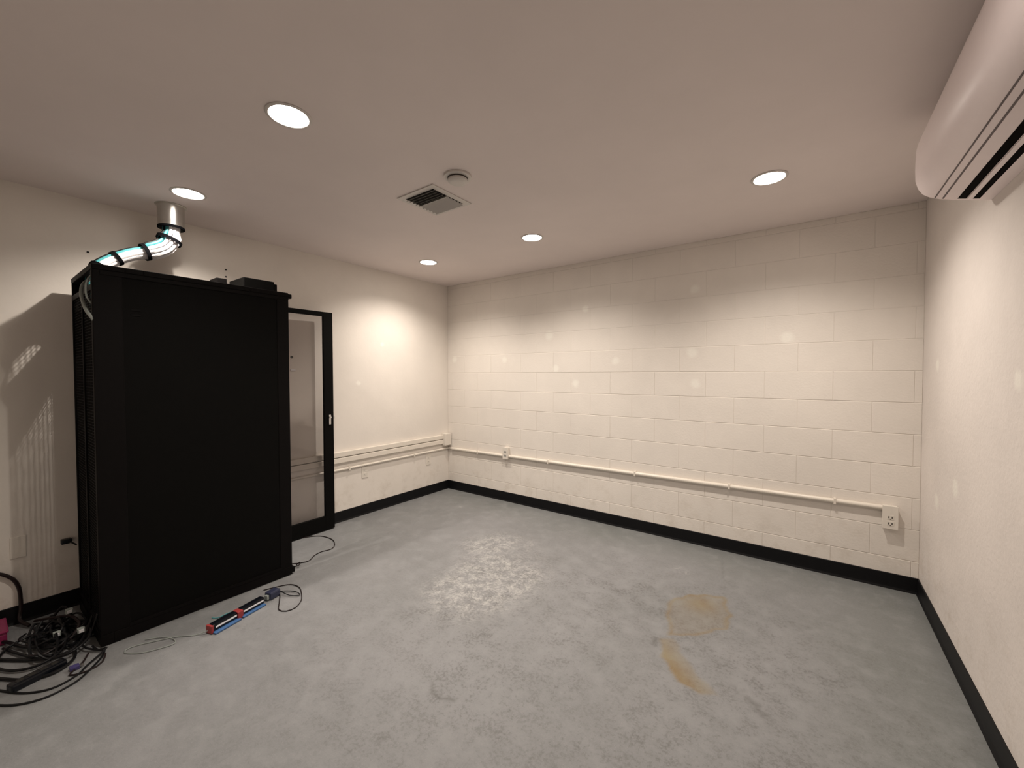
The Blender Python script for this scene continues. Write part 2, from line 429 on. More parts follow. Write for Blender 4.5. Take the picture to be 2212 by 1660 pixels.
# ------------------------------------------------------------------ ceiling register
vx0, vx1, vy0, vy1 = 1.565, 1.86, -1.965, -1.658
vent = thing('ceiling_vent', 'square two-way louvred metal ceiling vent beside the smoke detector', 'vent', ((vx0 + vx1) / 2, (vy0 + vy1) / 2, H))
bm = bmesh.new(); fwid = 0.028
for lo, hi in (((vx0 - .01, vy0 - .01), (vx1 + .01, vy0 + fwid)), ((vx0 - .01, vy1 - fwid), (vx1 + .01, vy1 + .01)), ((vx0 - .01, vy0 + fwid), (vx0 + fwid, vy1 - fwid)), ((vx1 - fwid, vy0 + fwid), (vx1 + .01, vy1 - fwid))):
    add_box(bm, (*lo, H - .006), (*hi, H - .0003), .0015)
obj('frame', bm, M_white, vent)
obj('duct_opening', box((vx0 + fwid - .002, vy0 + fwid - .002, H - .0022), (vx1 - fwid + .002, vy1 - fwid + .002, H - .0004)), M_duct, vent)
ym = (vy0 + vy1) / 2 - .01
obj('divider', box((vx0 + fwid, ym - .006, H - .012), (vx1 - fwid, ym + .006, H - .002), .001), M_vent, vent)
def louver(x0, x1, y, tilt, wd=.017, mat=M_vent):
    bm = bmesh.new()
    add_box(bm, (x0, y - wd / 2, H - .0125), (x1, y + wd / 2, H - .0115), 0, None)
    bmesh.ops.rotate(bm, verts=bm.verts, cent=(0, y, H - .012), matrix=Matrix.Rotation(tilt, 3, 'X'))
    return obj('louver', bm, mat, vent)
n1 = 5
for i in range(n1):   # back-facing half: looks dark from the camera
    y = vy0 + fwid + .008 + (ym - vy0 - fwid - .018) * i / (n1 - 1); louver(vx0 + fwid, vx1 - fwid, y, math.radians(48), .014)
for i in range(n1):  # camera-facing half: its brighter look is put into a paler enamel
    y = ym + .016 + (vy1 - fwid - ym - .024) * i / (n1 - 1); louver(vx0 + fwid, vx1 - fwid, y, math.radians(-38), .021, M_white)

# ------------------------------------------------------------------ smoke detector
dx, dy = 2.045, -1.955
det = thing('smoke_detector', 'small round white smoke detector on the ceiling beside the vent', 'smoke detector', (dx, dy, H))
bm = bmesh.new(); add_lathe(bm, [(0, -.0004), (.073, -.0004), (.075, -.004), (.074, -.010), (.066, -.012), (0, -.012)], (dx, dy, H), 48); obj('base', bm, M_white, det, True)
bm = bmesh.new(); add_lathe(bm, [(0, -.011), (.052, -.011), (.054, -.015), (.053, -.030), (.044, -.037), (.030, -.039), (0, -.040)], (dx, dy, H), 48); obj('cover', bm, M_white, det, True)
bm = bmesh.new(); add_lathe(bm, [(.0525, -.014), (.0552, -.014), (.0552, -.020), (.0525, -.020)], (dx, dy, H), 48); obj('vent_ring', bm, M_slot, det, True)

# ------------------------------------------------------------------ air conditioner
ax0, ay0, ay1 = W, -1.14, -2.22
ac = thing('air_conditioner', 'white wall-mounted split air conditioner high on the right wall', 'air conditioner', (W, (ay0 + ay1) / 2, 2.09))
prof = [(W - .0005, 2.41), (4.02, 2.412), (3.99, 2.410), (3.972, 2.400), (3.961, 2.382), (3.955, 2.35), (3.953, 2.27), (3.955, 2.222), (3.963, 2.190), (3.978, 2.163), (4.000, 2.145), (4.030, 2.131), (4.075, 2.116), (4.12, 2.105), (W - .0005, 2.092)]
bm = bmesh.new()
def ring_at(y, s):
    cx, cz = 4.075, 2.25
    return [bm.verts.new((min(W - .0005, cx + (u - cx) * s) if u < W - .001 else W - .0005, y, cz + (v - cz) * s)) for u, v in prof]
R = [ring_at(y, s) for y, s in ((ay0, .93), (ay0 - .004, .97), (ay0 - .012, 1.0), (ay1 + .012, 1.0), (ay1 + .004, .97), (ay1, .93))]
for a, b in zip(R, R[1:]):
    for k in range(len(prof)): bm.faces.new((a[k], a[(k + 1) % len(prof)], b[(k + 1) % len(prof)], b[k]))
bm.faces.new(R[0]); bm.faces.new(R[-1][::-1])
obj('body', bm, M_ac, ac, True)
def ac_strip(name, p0, p1, off, mat, th=.002, e0=.02, e1=.02):
    """strip lying on the underside between profile points p0,p1 (x,z), pushed out by off"""
    a = Vector((p0[0], 0, p0[1])); b = Vector((p1[0], 0, p1[1])); d = (b - a).normalized(); n = Vector((d.z, 0, -d.x))
    if n.z > 0: n = -n
    bm = bmesh.new(); vs = []
    for y in (ay0 - e0, ay1 + e1):
        for q_ in (a - n * th, b - n * th, b + n * off, a + n * off): vs.append(bm.verts.new((q_.x, y, q_.z)))
    for k in range(4): bm.faces.new((vs[k], vs[(k + 1) % 4], vs[4 + (k + 1) % 4], vs[4 + k]))
    bm.faces.new(vs[:4][::-1]); bm.faces.new(vs[4:])
    return obj(name, bm, mat, ac)
def onp(x):   # underside height at x
    for (a, b), (c_, d_) in zip(prof[7:], prof[8:]):
        if a <= x <= c_: return b + (d_ - b) * (x - a) / (c_ - a)
    return 2.1
ac_strip('seam', (4.012, onp(4.012)), (4.0165, onp(4.0165)), .0007, M_acseam)
ac_strip('seam', (4.034, onp(4.034)), (4.0395, onp(4.0395)), .0007, M_acseam)
ac_strip('outlet_slot', (4.077, onp(4.077)), (4.101, onp(4.101)), .0007, M_acdark, e0=.03)
ac_strip('outlet_slot', (4.116, onp(4.116)), (4.138, onp(4.138)), .0007, M_acdark, e0=.03)
ac_strip('air_flap', (4.103, onp(4.103)), (4.117, onp(4.117)), .006, M_ac, e0=.035)

# ------------------------------------------------------------------ conduits and boxes
def raceway(name, axis, lo, hi, label, bev=.004, parent=None):
    return tag(obj(name, box(lo, hi, bev), M_conduit), label, 'raceway')
rw = thing('double_raceway', 'wide two-channel white raceway running along the left wall into the corner box', 'raceway', (0, -1.5, .57))
obj('channel', box((0.0002, -2.9, .622), (.030, -.105, .672), .006), M_conduit, rw)
obj('channel', box((0.0002, -2.9, .566), (.030, -.105, .616), .006), M_conduit, rw)
bm = bmesh.new(); yy = np.linspace(-2.95, -.06, 30)
add_tube(bm, [(.012, y, .500 + .0 * y) for y in yy], .0115, 12)
lc = thing('thin_conduit', 'thin white conduit below the double raceway on the left wall', 'conduit', (0, -1.5, .5))
obj('pipe', bm, M_conduit, lc, True)
for y in (-2.3, -1.35, -.55):
    bm = bmesh.new(); add_box(bm, (.0003, y - .008, .482), (.026, y + .008, .518), .003); obj('strap', bm, M_conduit, lc)
bm = bmesh.new(); add_tube(bm, [(.012, -.06, .5), (.014, -.03, .5), (.022, -.014, .5), (.05, -.012, .5), (.09, -.012, .5)], .0112, 12)
obj('elbow', bm, M_conduit, lc, True)

jb = thing('junction_box', 'square white electrical box in the far corner where the raceways meet', 'electrical box', (0, -.06, .53))
obj('box', box((.0003, -.108, .545), (.062, -.012, .690), .004), M_plate, jb)
obj('cover', box((.0615, -.104, .549), (.066, -.016, .686), .002), M_plate, jb)

cr = thing('wall_conduit', 'long white conduit running across the concrete block wall', 'conduit', (2, 0, .5))
bm = bmesh.new(); add_tube(bm, [(x, -.0170, .499 + .0075 * x) for x in np.linspace(.085, 3.998, 40)], .0160, 14); obj('pipe', bm, M_conduit, cr, True)
for x in (.5, 1.45, 2.35, 3.1, 3.75):
    bm = bmesh.new(); zc = .499 + .0075 * x; add_box(bm, (x - .007, -.0345, zc - .021), (x + .007, -.0005, zc + .021), .003); obj('strap', bm, M_conduit, cr)
sb = thing('switch_box', 'small white electrical box on the block wall conduit near the far corner', 'electrical box', (.915, 0, .48))
obj('box', box((.882, -.040, .478), (.948, -.0008, .600), .004), M_plate, sb)
obj('cover', box((.879, -.044, .475), (.951, -.0395, .603), .002), M_plate, sb)
for z in (.515, .555):
    bm = bmesh.new(); add_box(bm, (.900, -.0455, z - .010), (.930, -.0438, z + .010), .001); obj('socket', bm, M_vent, sb)

ob = thing('outlet_box', 'white surface outlet box at the right end of the block wall conduit', 'outlet', (4.03, 0, .41))
obj('box', box((3.995, -.046, .405), (4.066, -.0008, .548), .004), M_plate, ob)
obj('cover', box((3.992, -.050, .402), (4.069, -.0455, .551), .002), M_plate, ob)
for z in (.438, .478):
    bm = bmesh.new(); add_box(bm, (4.014, -.0515, z - .014), (4.048, -.0495, z + .014), .0006); s = obj('socket', bm, M_plate, ob)
    bm = bmesh.new()
    for x_ in (4.023, 4.039): add_box(bm, (x_ - .0025, -.0522, z - .006), (x_ + .0025, -.0514, z + .007))
    add_box(bm, (4.0285, -.0522, z - .013), (4.0335, -.0514, z - .008))
    obj('slots', bm, M_slot, s)

def wall_outlet(y, z, label, hw=.035, hh=.057):
    t = thing('wall_outlet', label, 'outlet', (0, y, z), 'painted-over outlets low on the left wall')
    obj('plate', box((.0002, y - hw, z - hh), (.006, y + hw, z + hh), .002), M_plate, t)
    for dz in (-.02, .02):
        s = obj('socket', box((.0055, y - .016, z + dz - .013), (.0075, y + .016, z + dz + .013), .0006), M_plate, t)
        bm = bmesh.new()
        for q_ in (-.007, .007): add_box(bm, (.0072, y + q_ - .0015, z + dz - .005), (.0080, y + q_ + .0015, z + dz + .006))
        obj('slots', bm, M_slot, s)
wall_outlet(-1.17, .425, 'painted-over outlet on the left wall nearer the glass rack door')
wall_outlet(-.33, .405, 'faint painted-over outlet on the left wall nearest the far corner')
bp_ = tag(obj('blank_plate', box((.0002, -3.425, .372), (.005, -3.365, .492), .002), M_plate), 'blank wall plate in the shadow left of the rack', 'wall plate')
# black plug low on the wall left of rack
pl = thing('wall_plug', 'black plug stuck in the shaded wall just left of the rack', 'plug', (0, -3.2, .41))
obj('plug_body', box((.0003, -3.235, .396), (.035, -3.19, .424), .006), M_glossblack, pl)
cable('plug_tip', [(.03, -3.20, .405), (.05, -3.19, .40), (.06, -3.175, .385)], .004, M_blackc, None, parent=pl)
# small screws high on wall
def screw(y, z, lab, r=.006, name='wall_screw'):
    bm = bmesh.new(); add_lathe(bm, [(0, .006), (r * .6, .005), (r, .002), (r, 0)], (0, 0, 0), 12)
    bmesh.ops.rotate(bm, verts=bm.verts, cent=(0, 0, 0), matrix=Matrix.Rotation(math.pi / 2, 3, 'Y'))
    bmesh.ops.translate(bm, verts=bm.verts, vec=(.0003, y, z))
    tag(obj(name, bm, M_glossblack, None, True), lab, 'screw')
screw(-2.351, 2.205, 'upper of two tiny dark screws on the wall above the rack')
screw(-2.351, 2.152, 'lower of two tiny dark screws on the wall above the rack')
screw(-3.087, 2.162, 'tiny dark screw on the wall left of the cable bundle')
screw(-1.872, 1.556, 'dark round screw on the wall seen through the glass door', .012)
bm = bmesh.new(); add_box(bm, (.0003, -1.885, 1.435), (.012, -1.845, 1.452), .003); tag(obj('wall_hook', bm, M_label), 'small white hook on the wall seen through the glass door', 'hook')

# ------------------------------------------------------------------ server rack
RX0, RX1, RY0, RY1, RT = 0.085, 0.680, -3.172, -2.212, 1.972
rk = thing('server_rack', 'tall black steel server rack standing by the left wall, glass door open', 'server rack', (.38, -2.69, 0))
bm = bmesh.new()
add_box(bm, (RX0, RY0, .004), (RX1, RY0 + .05, .06), .003); add_box(bm, (RX0, RY1 - .05, .004), (RX1, RY1, .06), .003)
add_box(bm, (RX0, RY0 + .05, .004), (RX0 + .04, RY1 - .05, .06), .003); add_box(bm, (RX1 - .04, RY0 + .05, .004), (RX1, RY1 - .05, .06), .003)
add_box(bm, (RX0 + .02, RY0 + .02, .045), (RX1 - .02, RY1 - .02, .055))
obj('base_frame', bm, M_rack2, rk)
for fx, fy in ((RX0 + .03, RY0 + .04), (RX1 - .03, RY0 + .04), (RX0 + .03, RY1 - .04), (RX1 - .03, RY1 - .04)):
    bm = bmesh.new(); add_cyl(bm, (fx, fy, .004), (0, 0, 1), .022, .0076, 20); obj('foot', bm, M_rack2, rk)
def post(x0, x1, y0, y1):
    bm = bmesh.new(); add_box(bm, (x0, y0, .06), (x1, y1, RT - .03), .004); return obj('corner_post', bm, M_rack2, rk)
post(RX1 - .028, RX1, RY0, RY0 + .114); post(RX0, RX0 + .010, RY0 + .001, RY0 + .05)
post(RX1 - .028, RX1, RY1 - .077, RY1); post(RX0, RX0 + .028, RY1 - .05, RY1)
# top: solid rim, perforated middle, cable opening at the rear
def lattice(bm, o, u, v, lu, lv, pitch, bar, th):
    """square lattice of bars in the plane o + u*[0,lu] + v*[0,lv]"""
    o, u, v = Vector(o), Vector(u), Vector(v); w = u.cross(v) * (th / 2)
    def bar_(a, b, side):
        vs = [bm.verts.new(p_ + s1_ * side * (bar / 2) + s2_ * w) for p_ in (a, b) for s1_ in (-1, 1) for s2_ in (-1, 1)]
        for f_ in ((0, 1, 3, 2), (4, 6, 7, 5), (0, 4, 5, 1), (2, 3, 7, 6), (0, 2, 6, 4), (1, 5, 7, 3)): bm.faces.new([vs[k_] for k_ in f_])
    for k_ in range(int(lu / pitch) + 1): bar_(o + u * k_ * pitch, o + u * k_ * pitch + v * lv, u)
    for k_ in range(int(lv / pitch) + 1): bar_(o + v * k_ * pitch, o + v * k_ * pitch + u * lu, v)
bm = bmesh.new()
OY = RY0 + .20; PY = -2.45; zt0, zt1 = RT - .03, RT - .002
add_box(bm, (RX0, PY, zt0), (RX1, RY1, zt1), .004)                       # front solid part
add_box(bm, (RX0, OY, zt0), (RX0 + .045, PY, zt1), .003); add_box(bm, (RX1 - .045, OY, zt0), (RX1, PY, zt1), .003)
add_box(bm, (RX0, RY0 + .125, zt0), (RX1, OY, zt1), .003)
add_box(bm, (RX0, RY0, zt0), (.255, RY0 + .125, zt1), .003); add_box(bm, (.405, RY0, zt0), (RX1, RY0 + .125, zt1), .003)
add_box(bm, (.255, RY0, zt0), (.405, RY0 + .016, zt1), .003)
obj('top_panel', bm, M_rack2, rk)
bm = bmesh.new(); lattice(bm, (RX0 + .045, OY, RT - .012), (1, 0, 0), (0, 1, 0), RX1 - RX0 - .09, PY - OY, .017, .0036, .0012)
tag(obj('roof_grille', bm, M_rack2, rk), kind='stuff')
bm = bmesh.new(); add_box(bm, (RX0 + .003, RY0 + .002, .07), (RX0 + .014, RY0 + .018, RT - .035), .002); add_box(bm, (RX1 - .045, RY0 + .002, .07), (RX1 - .02, RY0 + .018, RT - .035), .002)
add_box(bm, (RX0 + .012, RY0 + .002, 1.84), (RX1 - .045, RY0 + .018, 1.87), .002); add_box(bm, (RX0 + .012, RY0 + .002, .07), (RX1 - .045, RY0 + .018, .10), .002)
add_box(bm, (.37, RY0 + .002, .10), (.395, RY0 + .018, 1.84), .002)
rd = obj('rear_door', bm, M_rack2, rk)
for xa, xb in ((RX0 + .012, .37), (.395, RX1 - .045)):
    bm = bmesh.new(); lattice(bm, (xa, RY0 + .010, .10), (1, 0, 0), (0, 0, 1), xb - xa, 1.74, .0155, .0034, .0012)
    tag(obj('door_mesh', bm, M_rack2, rd), kind='stuff')
bm = bmesh.new(); add_box(bm, (RX1 - .002, RY0 + .03, RT - .055), (RX1 + .003, RY1 - .01, RT - .035), .001); obj('top_trim', bm, M_rack2, rk)
# near side panel with latch
sp_ = obj('side_panel', box((RX1 - .012, RY0 + .112, .062), (RX1 - .003, RY1 - .076, RT - .029), .001), M_rack, rk)
for z in (1.725, 1.752):
    bm = bmesh.new(); add_box(bm, (RX1 - .0032, RY0 + .145, z - .006), (RX1 + .0005, RY0 + .185, z + .004), .0015); obj('latch', bm, M_rack2, sp_)
bm = bmesh.new(); add_box(bm, (RX1 - .003, RY0 + .11, .06), (RX1 + .003, RY1 - .07, .078), .001); obj('bottom_trim', bm, M_rack2, rk)
obj('side_panel', box((RX0 + .003, RY0 + .05, .065), (RX0 + .012, RY1 - .05, RT - .035), .002), M_rack, rk)
# mounting rails
for (x, y) in ((RX0 + .045, RY0 + .30), (RX1 - .075, RY0 + .16), (RX0 + .075, RY1 - .09), (RX1 - .075, RY1 - .09)):
    bm = bmesh.new(); s_ = 1 if x < .38 else -1
    add_box(bm, (x - .018, y - .001, .07), (x + .018, y + .001, RT - .04)); add_box(bm, (x - s_ * .018 - .001, y - .02, .07), (x - s_ * .018 + .001, y + .02, RT - .04))
    obj('mounting_rail', bm, M_rack2, rk)
# fan unit and cable entry cap on the roof
fan = obj('fan_unit', box((.28, -2.428, RT - .003), (.52, -2.232, 2.064), .006), M_rack, rk)
obj('fan_edge', box((.30, -2.232, RT - .003), (.50, -2.205, 2.052), .004), M_rack2, fan)
obj('entry_cap', box((.33, -2.560, RT - .003), (.45, -2.500, 2.045), .005), M_rack2, rk)
obj('hinge_cap', box((RX1 - .05, RY1 - .002, RT - .038), (RX1 - .002, RY1 + .024, RT - .008), .005), M_rack2, rk)
bm = bmesh.new(); add_box(bm, (RX1 - .05, RY1 - .002, .012), (RX1 - .002, RY1 + .020, .05), .005); obj('hinge_cap', bm, M_rack2, rk)
# open glass door, swung back against the wall
gx0, gx1 = .086, .112
gy0, gy1, gz0, gz1 = RY1 + .006, -1.560, .008, 1.962
bm = bmesh.new()
add_box(bm, (gx0, gy1 - .088, gz0), (gx1, gy1, gz1), .004); add_box(bm, (gx0, gy0, gz0), (gx1, gy0 + .088, gz1), .004)
add_box(bm, (gx0 + .001, gy0 + .08, gz1 - .040), (gx1 - .001, gy1 - .08, gz1), .003); add_box(bm, (gx0 + .001, gy0 + .08, gz0), (gx1 - .001, gy1 - .08, gz0 + .125), .003)
gd = obj('glass_door', bm, M_rack, rk)
obj('door_pane', box((.097, gy0 + .080, gz0 + .120), (.101, gy1 - .080, gz1 - .035)), M_glass, gd)
bm = bmesh.new(); add_box(bm, (gx1 - .001, gy1 - .050, .955), (gx1 + .010, gy1 - .030, 1.045), .004); add_cyl(bm, (gx1 + .012, gy1 - .040, 1.02), (1, 0, 0), .010, .012, 16)
h_ = obj('door_handle', bm, M_alu, gd); h_['label'] = 'chrome swing handle'
bm = bmesh.new(); add_box(bm, (gx1 - .012, gy1 - .002, 1.005), (gx1 - .002, gy1 + .012, 1.025), .002); obj('lock_tongue', bm, M_alu, gd)

# cables inside and looping at the rear opening
cable('patch_cable', [(.40, -3.14, 1.93), (.46, -3.175, 1.885), (.51, -3.187, 1.83), (.58, -3.189, 1.775), (.655, -3.187, 1.725), (.672, -3.17, 1.69), (.65, -3.13, 1.62)], .008, M_greyc, 'pale cable loop hanging at the top of the rack rear opening')
cable('patch_cable', [(.63, -3.12, 1.94), (.640, -3.165, 1.915), (.644, -3.186, 1.87), (.646, -3.186, 1.80), (.640, -3.16, 1.76), (.60, -3.13, 1.72)], .0045, M_greyc, 'thin grey upright tube drawn as an edge highlight beside the pale loop')  # upright grey tube imitates the lit edge of the rack

# ------------------------------------------------------------------ duct collar and bundle
cxx, cyy = .30, -2.752
dc = thing('duct_collar', 'short galvanised round duct collar hanging from the ceiling above the rack', 'duct', (cxx, cyy, H))
bm = bmesh.new(); add_lathe(bm, [(.068, -.0005), (.080, -.0005), (.080, -.004), (.0695, -.005), (.069, -.02), (.0665, -.145), (.0635, -.145), (.066, -.005), (.068, -.0005)], (cxx, cyy, H), 48)
obj('sleeve', bm, M_steel, dc, True)
bm = bmesh.new(); add_lathe(bm, [(.0672, -.132), (.0690, -.134), (.0690, -.146), (.0640, -.147), (.0640, -.140), (.0672, -.132)], (cxx, cyy, H), 48); obj('rim', bm, M_velcro, dc, True)

bundle = thing('cable_bundle', 'thick strapped bundle of white and teal cables from duct collar to rack', 'cable bundle', (.3, -2.95, 2.0))
center = [(.300, -2.752, 2.47), (.300, -2.752, 2.36), (.300, -2.757, 2.285), (.300, -2.790, 2.215), (.300, -2.860, 2.168), (.300, -2.950, 2.128), (.300, -3.030, 2.076), (.310, -3.088, 2.020), (.325, -3.108, 1.950), (.34, -3.105, 1.86), (.36, -3.08, 1.70), (.38, -3.06, 1.5), (.38, -3.05, 1.2), (.38, -3.05, .9)]
cl = spline(center, .02)
def frame_at(i):
    t = (cl[min(i + 1, len(cl) - 1)] - cl[max(i - 1, 0)]).normalized()
    a = Vector((1, 0, 0)); a = (a - t * a.dot(t)).normalized(); b = t.cross(a); return t, a, b
# cross-section spots: a = toward +x (camera side), b = other axis; sign checked so teal lies on top
def width(i):
    z = cl[i].z
    s = 1.0
    if cl[i].y > -2.87 and z < 2.30: s = 1.30
    if cl[i].y < -2.90: s = .82
    return s
spots_ = []
for ring, n_, rad in ((0, 1, 0), (1, 6, .0185), (2, 12, .037)):
    for k in range(n_): a_ = 2 * math.pi * (k + .3 * ring) / n_; spots_.append((rad * math.cos(a_), rad * math.sin(a_)))
t0, a0, b0 = frame_at(20)
up = 1 if b0.z > 0 else -1
for j, (ua, ub) in enumerate(spots_):
    pts = []
    for i in range(len(cl)):
        t, a, b = frame_at(i); w_ = width(i)
        pts.append(cl[i] + a * ua * w_ + b * ub * w_ * 0.95)
    vtop = ub * up
    teal = vtop > .012
    mt = M_tealc if teal else M_whitec
    if vtop > .031: mt = M_blackc if j % 2 else M_tealc
    bm = bmesh.new(); add_tube(bm, pts, .0096, 7); o = obj('cable', bm, mt, bundle, True)
    o['label'] = 'teal cable' if mt is M_tealc else ('black cable' if mt is M_blackc else 'white cable')
def strap(tgt):
    i = min(range(len(cl)), key=lambda k: (cl[k] - Vector(tgt)).length)
    t, a, b = frame_at(i); w_ = width(i) * .0485
    bm = bmesh.new(); seg = 28; R0 = []; R1 = []; R2 = []; R3 = []
    for k in range(seg):
        an = 2 * math.pi * k / seg; d = a * math.cos(an) + b * math.sin(an)
        for RR, off, rad in ((R0, -.010, w_), (R1, .010, w_), (R2, .010, w_ + .003), (R3, -.010, w_ + .003)):
            RR.append(bm.verts.new(cl[i] + t * off + d * rad))
    for A, B in ((R0, R1), (R1, R2), (R2, R3), (R3, R0)):
        for k in range(seg): bm.faces.new((A[k], A[(k + 1) % seg], B[(k + 1) % seg], B[k]))
    obj('strap', bm, M_velcro, bundle, True)
for tg in ((.3, -2.765, 2.262), (.3, -2.885, 2.158), (.3, -3.01, 2.095), (.31, -3.085, 2.025)): strap(tg)

# ------------------------------------------------------------------ things on the floor
Z = .004
cable('thin_black_cord', [(.06, -2.02, .03), (.10, -1.86, .006), (.18, -1.745, Z), (.33, -1.72, Z), (.455, -1.765, Z), (.515, -1.83, Z), (.50, -1.90, Z), (.52, -1.97, Z), (.575, -2.04, Z), (.56, -2.09, Z), (.53, -2.13, Z), (.45, -2.20, Z)], .0035, M_brownc, 'thin dark cord looping on the floor in front of the glass rack door')
cable('cord_end', [(.55, -2.19, .006), (.60, -2.155, .012), (.615, -2.13, .02), (.60, -2.12, .03), (.585, -2.14, .012)], .004, M_brownc, 'little upright curl of cord at the rack corner below the glass door')

# black two-part tube strip with red middle
pd = thing('power_bar', 'short black bar with white stripes and red middle lying by the rack', 'power strip', (.96, -2.66, 0))
A = Vector((.988, -2.800, 0)); B = Vector((.905, -2.500, 0)); dirv = (B - A).normalized(); nrm = Vector((-dirv.y, dirv.x, 0))
L_ = (B - A).length
def bar_box(s0, s1, n0, n1, z0, z1, bev=.003):
    bm = bmesh.new(); add_box(bm, (s0, n0, z0), (s1, n1, z1), bev)
    for v in bm.verts: v.co = A + dirv * v.co.x + nrm * v.co.y + Vector((0, 0, v.co.z))
    return bm
obj('segment', bar_box(0.006, L_ * .46, -.022, .020, .006, .046, .010), M_glossblack, pd)
obj('segment', bar_box(L_ * .54, L_, -.022, .020, .006, .046, .010), M_glossblack, pd)
obj('stripe', bar_box(.02, L_ * .44, -.0232, -.0215, .024, .033, .0), M_label, pd)
obj('stripe', bar_box(L_ * .57, L_ * .97, -.0232, -.0215, .024, .033, .0), M_label, pd)
obj('clip', bar_box(L_ * .45, L_ * .55, -.030, .022, .001, .044, .004), M_red, pd)
obj('end_cap', bar_box(-.004, .010, -.024, .022, .003, .044, .003), M_red, pd)
obj('tray', bar_box(.004, L_ * .48, -.046, .012, .0008, .010, .003), M_blue, pd)
obj('tray', bar_box(L_ * .52, L_ * .98, -.042, .012, .0008, .010, .003), M_blue, pd)
# adaptor
ad = thing('power_adaptor', 'dark blue plug adaptor at the far end of the striped black bar', 'plug', (.885, -2.45, 0))
A2 = Vector((.898, -2.478, 0)); d2_ = Vector((-.30, .95, 0)).normalized(); n2_ = Vector((-d2_.y, d2_.x, 0))
def ad_box(s0, s1, n0, n1, z0, z1, bev=.003):
    bm = bmesh.new(); add_box(bm, (s0, n0, z0), (s1, n1, z1), bev)
    for v in bm.verts: v.co = A2 + d2_ * v.co.x + n2_ * v.co.y + Vector((0, 0, v.co.z))
    return bm
obj('body', ad_box(.014, .085, -.026, .028, .001, .046, .010), M_navy, ad)
obj('collar', ad_box(.0, .016, -.013, .013, .006, .034, .004), M_greyc, ad)
obj('socket_face', ad_box(.0845, .090, -.018, .018, .008, .040, .002), M_glossblack, ad)
cable('charger_cord', [(.865, -2.388, .02), (.90, -2.395, Z), (.99, -2.44, Z), (1.065, -2.475, Z), (1.115, -2.455, Z), (1.12, -2.405, Z), (1.07, -2.345, Z), (.98, -2.30, Z), (.90, -2.275, Z), (.82, -2.29, Z), (.78, -2.35, Z), (.75, -2.43, Z)], .0028, M_brownc, 'thin dark cord looping on the floor from the blue adaptor')
cable('charger_cord', [(.85, -2.42, .012), (.88, -2.36, .009), (.95, -2.32, .009), (1.01, -2.325, .009), (.96, -2.365, .009), (.885, -2.385, .02)], .0026, M_blackc, 'short dark cord doubled back beside the blue adaptor')
wires = [([(.985, -2.80, .018), (.95, -2.85, Z), (.89, -2.91, Z), (.84, -2.99, Z), (.80, -3.08, Z), (.83, -3.11, Z), (.90, -3.06, Z), (.93, -3.00, Z)], M_greyc, 'thin grey wire curving on the floor along the rack from the striped bar'),
         ([(.93, -3.00, Z), (.945, -2.94, Z), (.90, -2.93, Z), (.83, -2.96, Z), (.78, -3.02, Z)], M_greyc, 'short thin grey wire bent beside the longer grey wire'),
         ([(.90, -2.62, Z), (.86, -2.66, Z), (.865, -2.72, Z), (.835, -2.74, Z)], M_tealc, 'little teal wire scrap between the rack and striped bar'),
         ([(.915, -2.66, Z), (.885, -2.70, Z), (.90, -2.75, Z)], M_red, 'little red wire scrap between the rack and striped bar')]
for pts, mt, lab in wires: cable('thin_wire', pts, .0022, mt, lab, seg=6)

# tangle of cables left of the rack
big = [([(.62, -3.62, Z), (.80, -3.53, Z), (.90, -3.46, Z), (.94, -3.38, Z), (.915, -3.29, Z), (.855, -3.235, Z), (.79, -3.19, Z), (.735, -3.168, .006), (.70, -3.19, .012), (.66, -3.22, .02), (.58, -3.24, .03)], .0045, M_blackc, 'outermost long black cable sweeping across the floor left of the rack'),
       ([(.50, -3.60, Z), (.68, -3.515, Z), (.82, -3.44, Z), (.885, -3.36, Z), (.86, -3.28, Z), (.81, -3.24, .006), (.765, -3.19, .012), (.735, -3.16, .02), (.705, -3.185, .01), (.66, -3.20, .02)], .0045, M_blackc, 'second long black cable just inside the outermost one'),
       ([(.44, -3.60, .008), (.60, -3.50, .008), (.72, -3.42, .008), (.76, -3.34, .010), (.70, -3.27, .012), (.58, -3.26, .016), (.50, -3.30, .02)], .0065, M_blackc, 'thick black cable curling under the flat black power strip'),
       ([(.25, -3.58, .01), (.42, -3.48, .01), (.56, -3.38, .012), (.62, -3.30, .016), (.60, -3.24, .03), (.52, -3.20, .05), (.42, -3.16, .09)], .007, M_blackc, 'thick black cable running up into the rack bottom'),
       ([(.10, -3.55, .02), (.25, -3.46, .02), (.40, -3.40, .02), (.50, -3.32, .03), (.50, -3.24, .05), (.42, -3.19, .05), (.30, -3.22, .03), (.20, -3.30, .02)], .008, M_blackc, 'heavy black cable coiled on the floor by the wall'),
       ([(.30, -3.47, .012), (.45, -3.42, .014), (.60, -3.36, .02), (.66, -3.28, .03), (.62, -3.21, .05), (.55, -3.17, .10), (.50, -3.12, .25)], .006, M_blackc, 'black cable climbing from the tangle into the rack'),
       ([(.36, -3.33, .03), (.48, -3.27, .05), (.60, -3.30, .03), (.64, -3.38, .016), (.58, -3.46, .012), (.46, -3.50, .012), (.34, -3.46, .02), (.30, -3.38, .03), (.36, -3.33, .04)], .006, M_blackc, 'round black coil in the middle of the cable tangle'),
       ([(.12, -3.35, .03), (.24, -3.28, .06), (.36, -3.24, .09), (.46, -3.22, .07), (.54, -3.27, .04), (.56, -3.36, .02)], .007, M_brownc, 'dark brown cable arching over the back of the tangle'),
       ([(.70, -3.22, .01), (.77, -3.25, .008), (.83, -3.30, Z), (.86, -3.24, Z), (.83, -3.19, Z), (.775, -3.17, .012)], .004, M_brownc, 'small brown cable ring at the rack near corner')]
